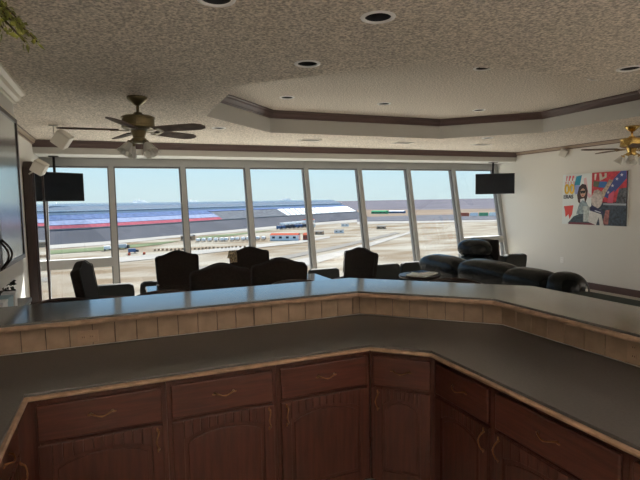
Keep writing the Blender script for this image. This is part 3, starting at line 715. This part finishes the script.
# console behind the sofa end
t = thing('console_table', 'narrow dark green table beside the near end of the leather sofa', 'table', (3.90,2.60,0))
obj('table_top', bx(-.18,.18,-.72,.70,.79,.83), 'green', t, bevel=.006)
obj('apron', bx(-.15,.15,-.66,.62,.70,.79), 'green', t)
for sx in (-1,1):
    for sy in (-.63,.59): obj('leg', bx(sx*.13-.02,sx*.13+.02,sy-.02,sy+.02,0,.70), 'green', t)
tag(obj('salt_shaker', lathe(B(), [(0,0),(.010,0),(.011,.015),(.008,.024),(.004,.029),(0,.030)], c=(4.055,3.27,.831), n=16), 'whitep', smooth=True), 'tiny white shaker on the far end of the dark green table', 'shaker')

# bar stools behind the ledge
def make_stool():
    t = thing('bar_stool', '', 'stool')
    obj('seat', lathe(B(), [(0,.70),(.19,.70),(.21,.73),(.20,.77),(.14,.785),(0,.787)], n=28), 'fabric2', t, smooth=True)
    bm = B(); pr = []
    for k in range(17):
        a = math.radians(-72 + 9*k); h = 1.030 - .030*(abs(k-8)/8)**2
        pr.append((Vector((.25*math.sin(a), .23*math.cos(a), 0)), h))
    pts = [(p.x, p.y, h) for p, h in pr]
    tube(bm, pts, .014, 8)
    obj('top_rail', bm, 'darkwood', t, smooth=True)
    bm = B(); a = [bm.verts.new((p.x*.97,p.y*.97,h-.01)) for p,h in pr]; b = [bm.verts.new((p.x*.95,p.y*.95,.80)) for p,h in pr]
    for i in range(16): bm.faces.new((a[i],a[i+1],b[i+1],b[i]))
    q = obj('back_pad', bm, 'fabric2', t, smooth=True); so = q.modifiers.new('s','SOLIDIFY'); so.thickness = .02
    for k in range(4):
        a_ = PI/4 + k*PI/2
        obj('leg', tube(B(), [(.14*math.cos(a_),.14*math.sin(a_),.71),(.21*math.cos(a_),.21*math.sin(a_),0)], [.018,.013], 8), 'darkwood', t)
    obj('foot_ring', tube(B(), [(.185*math.cos(2*PI*k/24),.185*math.sin(2*PI*k/24),.25) for k in range(25)], .008, 6), 'bronze', t, smooth=True)
    for s in (-1,1): obj('back_post', tube(B(), [(s*.19,.06,.72),(s*.22,.07,.90)], .012, 8), 'darkwood', t)
    return t
st = make_stool()
for i, (x, y, rz, l) in enumerate([(-.41,3.84,0,'leftmost bar stool, its curved back just above the ledge'),(.30,3.82,0,'second bar stool from the left, behind the raised ledge'),(1.38,3.82,0,'bar stool behind the ledge below the near camel-back chairs'),(2.52,3.27,-PI/4,'bar stool behind the angled part of the ledge, before the sofa')]):
    c = st if i == 0 else copy_tree(st)
    c.location = (x,y,0); c.rotation_euler = (0,0,rz); c['label'] = l; c['group'] = 'bar stools behind the ledge'; c.scale = (1,1,.985 if i == 9 else 1)

# ------------------------------------------------------------------ outside: speedway
GZ0 = -30.0
def ground(name, pts, z, m, label=None):
    bm = B(); bm.faces.new([bm.verts.new((x,y,z)) for x,y in pts]); return struct(name, bm, m, label)
ground('far_land', [(-40000,-3000),(40000,-3000),(40000,60000),(-40000,60000)], GZ0-.6, 'land', 'far flat land to the horizon with haze in its colour')
ground('infield_ground', [(-500,12),(900,12),(780,360),(649.7,445.7),(521.1,567),(431.3,614.3),(335.9,666.4),(219.5,600.1),(126.8,542.9),(35.8,475.5),(-8.5,430.8),(-49.2,413.4),(-110,396.8),(-500,330)], GZ0-.3, 'infield', 'sunlit dry tan infield ground')
ground('far_field', [(422.8,838.7),(581.8,828.6),(712.9,775.9),(923.2,633.8),(1593,1094.3),(1063.2,1157.5),(892.6,1271.3),(786.4,1559.1)], GZ0-.25, 'tanfar', 'dry tan field beyond the track')
ground('track_turn', [(344.1,682.7),(441.7,629.1),(533.5,580.5),(709.8,487),(923.2,633.8),(722,785.9),(589.3,839.3),(428,848.9)], GZ0-.2, 'asphalt', 'grey racetrack turning away at right')
ground('track_apron', [(300,595.2),(394.2,561.5),(480.9,523.3),(636.2,436.4),(678.4,465.4),(518.7,564.4),(429.3,611.5),(334.3,663.2)], GZ0-.1, 'concrete', 'pale concrete apron of the turn')
ground('pit_road', [(-108.9,392.6),(-49.2,413.4),(-8.5,430.8),(35.3,468.6),(124.6,533.5),(219.5,600.1),(328,650.8),(371.4,736.8),(242.5,662.7),(136.6,584.3),(70.9,534.3),(-9.2,473),(-54.1,456.2),(-119.9,433.1)], GZ0-.1, 'concrete', 'pale concrete strip at the foot of the banking')
ground('grass_verge', [(-105.6,380.8),(-47.6,399.3),(-8.2,409.9),(32.4,431.3),(49.4,438.1),(30.3,404.5),(-7.7,377.8),(-36.4,368.7),(-97.9,352.3)], GZ0-.05, 'grass', 'green grass verge inside the track at left')
ground('grass_verge', [(69.2,473.8),(118.4,507),(168.3,544.5),(140.7,509.7),(93.7,463.5),(67.6,445.3)], GZ0-.05, 'grass', 'thin green grass verge further along the track')
ground('infield_road', [(81,245.6),(119.4,274),(253.1,400.9),(283.8,436.1),(267.7,407.9),(179.3,318.4),(117.8,255.9),(79.8,219.5)], GZ0-.05, 'concrete', 'pale infield road running towards the right')
ground('infield_road', [(18,247.1),(64.5,255.4),(135.2,310.1),(253.3,419.5),(249.3,403.9),(132.3,295.2),(63.6,241.7),(16.9,232.9)], GZ0-.04, 'road', 'grey infield road beside the pale one')
ground('infield_road', [(-31.1,312.5),(37.3,333.2),(139,380.8),(178.1,408.2),(170.8,391.3),(128.9,353.1),(34.3,307.5),(-28.3,282.1)], GZ0-.03, 'concrete', 'pale infield lane at left')
SP = [(-420,380),(-250,410),(-120,433),(-54,456),(-9,473),(70,531),(136,584),(250,672),(383,772),(436,815)]
def band(name, path, prof, m, parent):      # surface strip swept along the track line
    return L(obj(name, sweep(B(), path, prof + [(prof[-1][0]+.8, prof[-1][1]-.8), (prof[0][0]+.8, prof[0][1]-.8)], side=1), m), parent)
bk = struct('banked_track', sweep(B(), SP, [(-1,GZ0),(24,-19.2),(24,-30.3),(-1,-30.3)], side=1), 'asphalt', 'banked grey backstretch racetrack')
st_ = thing('grandstand', 'long far grandstand with red, blue and grey seating behind the banked track', 'grandstand', (0,480,GZ0))
band('track_wall', SP, [(23.6,-19.2),(24,-18.2)], 'concrete', st_)
P1 = SP[:7]; P2 = SP[6:8]; P3 = SP[7:]
band('red_seating', P1, [(25,-18.8),(31,-15.4)], 'seat_red', st_)
band('pale_blue_seating', P1, [(31,-15.2),(40,-11.2)], 'seat_pale', st_)
band('dark_blue_seating', P1, [(40,-11),(53,-6.6)], 'seat_blue', st_)
band('grey_seating', P2, [(25,-18.8),(46,-8.8)], 'seat_grey', st_)
band('dark_blue_seating', SP[6:], [(46,-8.4),(53,-6.6)], 'seat_blue', st_)
band('white_seating', P3, [(25,-18.8),(45,-8.8)], 'bwhite', st_)
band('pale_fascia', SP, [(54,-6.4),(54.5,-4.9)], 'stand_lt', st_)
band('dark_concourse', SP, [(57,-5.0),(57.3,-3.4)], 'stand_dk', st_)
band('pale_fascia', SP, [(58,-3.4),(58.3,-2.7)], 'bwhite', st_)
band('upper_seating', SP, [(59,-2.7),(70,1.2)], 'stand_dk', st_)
band('rear_wall', SP, [(72,1.2),(72.4,3.9)], 'bwhite', st_)
L(obj('rear_structure', sweep(B(), SP, [(45,-30.3),(45,-10),(71,.6),(74,.6),(74,-30.3)], side=1), 'stand_lt'), st_)
for k in range(11):      # stair lanes through the white seats
    u = (k+.5)/11; x = 250+(383-250)*u; y = 672+100*u; d = Vector((.8,.6)); n2 = Vector((-.6,.8))
    b = B(); q = [Vector((x,y))+n2*25-d*1, Vector((x,y))+n2*25+d*1, Vector((x,y))+n2*45+d*9, Vector((x,y))+n2*45+d*7]
    b.faces.new([b.verts.new((q[i].x, q[i].y, (-18.5,-18.5,-8.5,-8.5)[i]+.3)) for i in range(4)])
    L(obj('stair_lane', b, 'seat_grey'), st_)
def building(name, label, cat, x, y, rz, w, d, h, wall, roof, group=None, z=GZ0, over=.3, nwin=4):
    t = thing(name, label, cat, (x,y,z), rz, group)
    obj('walls', bx(-w/2,w/2,-d/2,d/2,-.3,h*.75), wall, t)
    b = B(); o2 = over; a = [b.verts.new(v) for v in ((-w/2-o2,-d/2-o2,h*.75),(w/2+o2,-d/2-o2,h*.75),(w/2+o2,d/2+o2,h*.75),(-w/2-o2,d/2+o2,h*.75),(-w/2,0,h),(w/2,0,h))]
    for f_ in ((0,1,5,4),(2,3,4,5),(1,2,5),(3,0,4),(0,3,2,1)): b.faces.new([a[i] for i in f_])
    obj('roof', b, roof, t)
    wb = B()
    for k in range(nwin): xx = -w/2 + w*(k+.5)/nwin; obj('window', box(B(), xx-w/nwin*.2, xx+w/nwin*.2, -d/2-.08, -d/2, h*.25, h*.55), 'bdark', t)
    wb.free(); return t
RZ = math.radians(-34)
building('garage_building', 'largest red-roofed garage in the infield, seen in the third window', 'building', 130, 392, RZ, 24, 9, 5.5, 'bwhite', 'bred')
building('garage_building', 'small red-roofed shed just right of the largest garage', 'building', 148, 384, RZ, 8, 8, 5.5, 'bred', 'bred')
building('garage_building', 'distant red-roofed white garage at the foot of the grey stands', 'building', 262, 680, math.radians(37), 22, 9, 6, 'bwhite', 'bred')
building('garage_building', 'small tan hut between the second and third mullions', 'building', 57, 444, RZ, 11, 6, 4.5, 'btan', 'concrete')
building('low_building', 'long green-roofed building far beyond the turn', 'building', 577, 1024, math.radians(-58), 40, 12, 7, 'bgreen', 'bgreen')
building('low_building', 'long blue-grey building far beyond the turn', 'building', 623, 1022, math.radians(-59), 40, 12, 6, 'bblue', 'bwhite')
for (x0,y0,x1,y1,m,l) in ((531.2,679,549.4,670.6,'bred','red trackside advertising wall in the corner window'),(550.4,669.3,561.5,662.5,'bwhite','white trackside advertising wall between the red and green ones'),(562.6,661.2,574.6,653.2,'bgreen','green trackside advertising wall in the corner window'),(578.6,655.4,585.6,646.5,'bwhite','pale trackside advertising wall, furthest right')):
    x0, y0, x1, y1 = [v*1.03 for v in (x0,y0,x1,y1)]; dx, dy = x1-x0, y1-y0; ln = math.hypot(dx,dy); t = thing('advertising_wall', l, 'billboard', ((x0+x1)/2,(y0+y1)/2,GZ0), math.atan2(dy,dx))
    obj('board', bx(-ln/2,ln/2,-.3,.3,1.2,7), m, t)
    for s in (-.4,0,.4): obj('post', bx(s*ln-.2,s*ln+.2,.3,.7,-.3,6), 'stand_dk', t)
def trailer(name, label, group, x, y, rz, w, h, d, m, m2='bdark'):
    t = thing(name, label, 'vehicle', (x,y,GZ0), rz, group)
    obj('body', bx(-w/2,w/2,-d/2,d/2,.7,h), m, t, bevel=.15)
    obj('cab', bx(w/2+.2,w/2+1.9,-d/2+.1,d/2-.1,.5,h*.72), m2, t, bevel=.25)
    for sx in (-.38,.38):
        for sy in (-1,1): obj('wheel', tube(B(), [(sx*w,sy*(d/2-.15),.5),(sx*w,sy*(d/2+.05),.5)], .5, 12), 'bdark', t)
    return t
lab = ['leftmost white trailer of the near infield row','white trailer just right of the leftmost one']
for k in range(13):
    u = k/12; x = 61.6+(115-61.6)*u; y = 414-10*u; trailer('trailer', 'white race trailer, %s in the near infield row before the red garage' % ['first','second','third','fourth','fifth','sixth','seventh','eighth','ninth','tenth','eleventh','twelfth','last'][k], 'white trailers in the near infield row', x+random.uniform(-.5,.5), y+random.uniform(-2,2), RZ+1.57+random.uniform(-.1,.1), 3.4, 2.8, 2.4, 'bwhite')
ordn = ['first','second','third','fourth','fifth','sixth','seventh','last']
for k in range(8):
    u = k/7; trailer('truck', '%s dark truck from the left in the row behind the red garage' % ordn[k], 'dark trucks behind the red garage', 173+47*u, 545+26*u, random.uniform(-.8,.3), 5, 4, 2.6, random.choice(['bdark','bblue']), 'bdark')
for k in range(6):
    u = k/5; trailer('trailer', '%s white trailer from the left before the distant grey stands' % ordn[k], 'white trailers before the grey stands', 206+42*u, 632+36*u, random.uniform(-.5,.5), 7, 3.6, 2.6, 'bwhite', 'bwhite')
trailer('truck', 'silver truck alone on the tan ground in the second window', None, 2.5, 383, -.2, 6, 3.4, 3, 'stand_lt', 'bdark')
trailer('truck', 'white van left of the second mullion on the pale lane', None, -7.5, 376, .2, 4, 3, 2.6, 'bwhite', 'bwhite')
trailer('truck', 'blue-grey truck near red cones in the second window', None, 8, 345, .1, 4.5, 2.8, 2.4, 'bblue', 'bdark')
for k, (x,y,l) in enumerate([(-2,334,'leftmost red barrel on the tan infield'),(6,333,'middle red barrel on the tan infield'),(15,333,'rightmost red barrel on the tan infield')]):
    t = thing('barrel', l, 'barrel', (x,y,GZ0), 0, 'red barrels on the infield'); obj('drum', lathe(B(), [(0,-.3),(.8,-.3),(.8,1.0),(0,1.0)], n=14), 'bred', t); obj('lid', lathe(B(), [(0,1.0),(.84,1.0),(.84,1.15),(0,1.15)], n=14), 'bred', t)
for k in range(24):
    u = k/23; q = tag(obj('barrier_block', bx(-.7,.7,-.4,.4,-.3,1.1), 'btan', loc=(23+60*u, 354-10*u+2*math.sin(k), GZ0)), 'short tan barrier block in the dotted line across the infield', 'barrier', 'dotted line of barrier blocks')
for k, (x,y,w_,m,l) in enumerate([(264.8,558.9,9,'bwhite','white shed beyond the end of the dark trucks'),(272,480,10,'btan','tan shed beside the far end of the pale road'),(205,447,9,'bwhite','white shed between the red garage and the pale road'),(180,438,8,'btan','tan shed right of the small red-roofed one'),(225,575,10,'bwhite','white shed behind the dark truck row')]):
    building('shed', l, 'building', x, y, RZ, w_, 5, 3.4, m, 'concrete', nwin=2)
# suites and press boxes on top of the stand
def along(u):
    s = u*(len(SP)-4)+3; i = min(int(s), len(SP)-2); a = Vector(SP[i]); b = Vector(SP[i+1]); p_ = a.lerp(b, s-i); d = (b-a).normalized(); return p_ + Vector((-d.y,d.x))*78, math.atan2(d.y,d.x)
names = ['nearest the left television','second along the stand roof','third along the stand roof','fourth along the stand roof','fifth along the stand roof','sixth along the stand roof','at the far right end of the stand roof']
for k, (u, w_, h_) in enumerate([(.02,30,4.5),(.17,20,4.2),(.34,22,7),(.50,26,6),(.60,20,4.5),(.74,36,8),(.93,30,4.6)]):
    p_, a_ = along(u); t = thing('press_box', 'white press box on the grandstand roof, '+names[k], 'building', (p_.x,p_.y,.5), a_)
    obj('walls', bx(-w_/2,w_/2,-4,4,-1.5,h_*.55), 'bwhite', t); obj('upper_floor', bx(-w_*.25,w_*.3,-3,3,h_*.55,h_*.8), 'bwhite', t); obj('mast', bx(-.4,.4,-.4,.4,h_*.8,h_*1.15), 'bwhite', t)
    obj('window_band', bx(-w_*.45,w_*.45,-4.15,-4,h_*.1,h_*.32), 'stand_lt', t)
# unseen white slab added below the windows to bounce sunlight onto the ceiling
struct('bounce_slab', bx(-9,17,8.80,13.0,-.75,-.55), 'whitecrown', 'unseen white bounce slab added just outside and below the windows')
struct('added_overhang', bx(-2,9.5,9.07,9.3,2.60,2.86), 'riser', 'unseen overhang added outside above the windows against the sun')  # overhang put in to hold high sun off the glass
struct('roof_slab', bx(XL-.3,XR+.3,YB-.3,9.3,HT+.12,HT+.3), 'riser', 'roof slab above the ceiling')


# ------------------------------------------------------------------ light
w = bpy.data.worlds.new('sky'); sc.world = w; w.use_nodes = True; nt = w.node_tree; bg = nt.nodes['Background']
tc = nt.nodes.new('ShaderNodeTexCoord'); sx = nt.nodes.new('ShaderNodeSeparateXYZ'); r = nt.nodes.new('ShaderNodeValToRGB')
nt.links.new(tc.outputs['Generated'], sx.inputs[0]); nt.links.new(sx.outputs['Z'], r.inputs[0]); nt.links.new(r.outputs[0], bg.inputs['Color'])
e = r.color_ramp.elements
e[0].position = 0; e[0].color = (.62,.76,.80,1)
e[1].position = 1; e[1].color = (.16,.32,.62,1)
for p, c in ((.03,(.60,.77,.83,1)),(.085,(.53,.76,.88,1)),(.16,(.36,.64,.93,1)),(.35,(.26,.50,.88,1))):
    q = e.new(p); q.color = c
bg.inputs['Strength'].default_value = 1.15
s = bpy.data.lights.new('sun', 'SUN'); s.energy = 17.0; s.angle = .009; s.color = (1,.97,.93)
so = bpy.data.objects.new('sun', s); C.objects.link(so)
so.rotation_euler = Vector((-.55,-1.40,-1.0)).to_track_quat('-Z','Y').to_euler(); so.location = (0,0,30)

def fill_torchiere(x, y, power, label, col=(1,.96,.92)):  # unseen uplights added to lift the room's brightness
    t = thing('added_floor_lamp', label, 'lamp', (x,y,0))
    obj('base', lathe(B(), [(0,0),(.15,0),(.15,.02),(.03,.04),(0,.04)]), 'bronze', t, smooth=True)
    obj('pole', tube(B(), [(0,0,.03),(0,0,1.78)], .014, 10), 'bronze', t, smooth=True)
    obj('lamp_shade', lathe(B(), [(0,1.76),(.05,1.77),(.14,1.82),(.19,1.90),(.185,1.90),(.135,1.83),(.05,1.785),(0,1.78)]), 'whitecrown', t, smooth=True)
    l = bpy.data.lights.new('fill_light', 'AREA'); l.shape = 'DISK'; l.size = .30; l.energy = power; l.color = col
    o = bpy.data.objects.new('fill_light', l); C.objects.link(o); o.location = (0,0,1.88); o.rotation_euler = (PI,0,0); o.parent = t
fill_torchiere(7.6, .9, 60, 'added uplighting fill lamp by the right wall outside the view')
fill_torchiere(4.4, -1.2, 95, 'added uplighting fill lamp behind the camera at right')
fill_torchiere(1.0, -1.6, 66, 'added uplighting fill lamp behind the camera')
fill_torchiere(-.85, -.9, 42, 'added uplighting fill lamp behind the camera at left')

# ------------------------------------------------------------------ camera
f, p, ro, ya, h = 490.7668, .0789, -.0183, .3909, 1.7236
F = Vector((math.sin(ya)*math.cos(p), math.cos(ya)*math.cos(p), -math.sin(p)))
Rr = Vector((math.cos(ya), -math.sin(ya), 0)); U = Rr.cross(F)
R2 = math.cos(ro)*Rr + math.sin(ro)*U; U2 = -math.sin(ro)*Rr + math.cos(ro)*U
cd = bpy.data.cameras.new('camera'); cam = bpy.data.objects.new('camera', cd); C.objects.link(cam)
cd.sensor_width = 36; cd.lens = 36*f/640; cd.clip_start = .02; cd.clip_end = 60000
m3 = Matrix((R2, U2, -F)).transposed().to_4x4(); m3.translation = (0,0,h); cam.matrix_world = m3
sc.camera = cam
sc.view_settings.view_transform = 'Standard'; sc.view_settings.look = 'None'; sc.view_settings.gamma = 1; sc.view_settings.exposure = 0.0
sc.view_settings.use_curve_mapping = False
sc.cycles.max_bounces = 12; sc.cycles.diffuse_bounces = 6; sc.cycles.transparent_max_bounces = 12
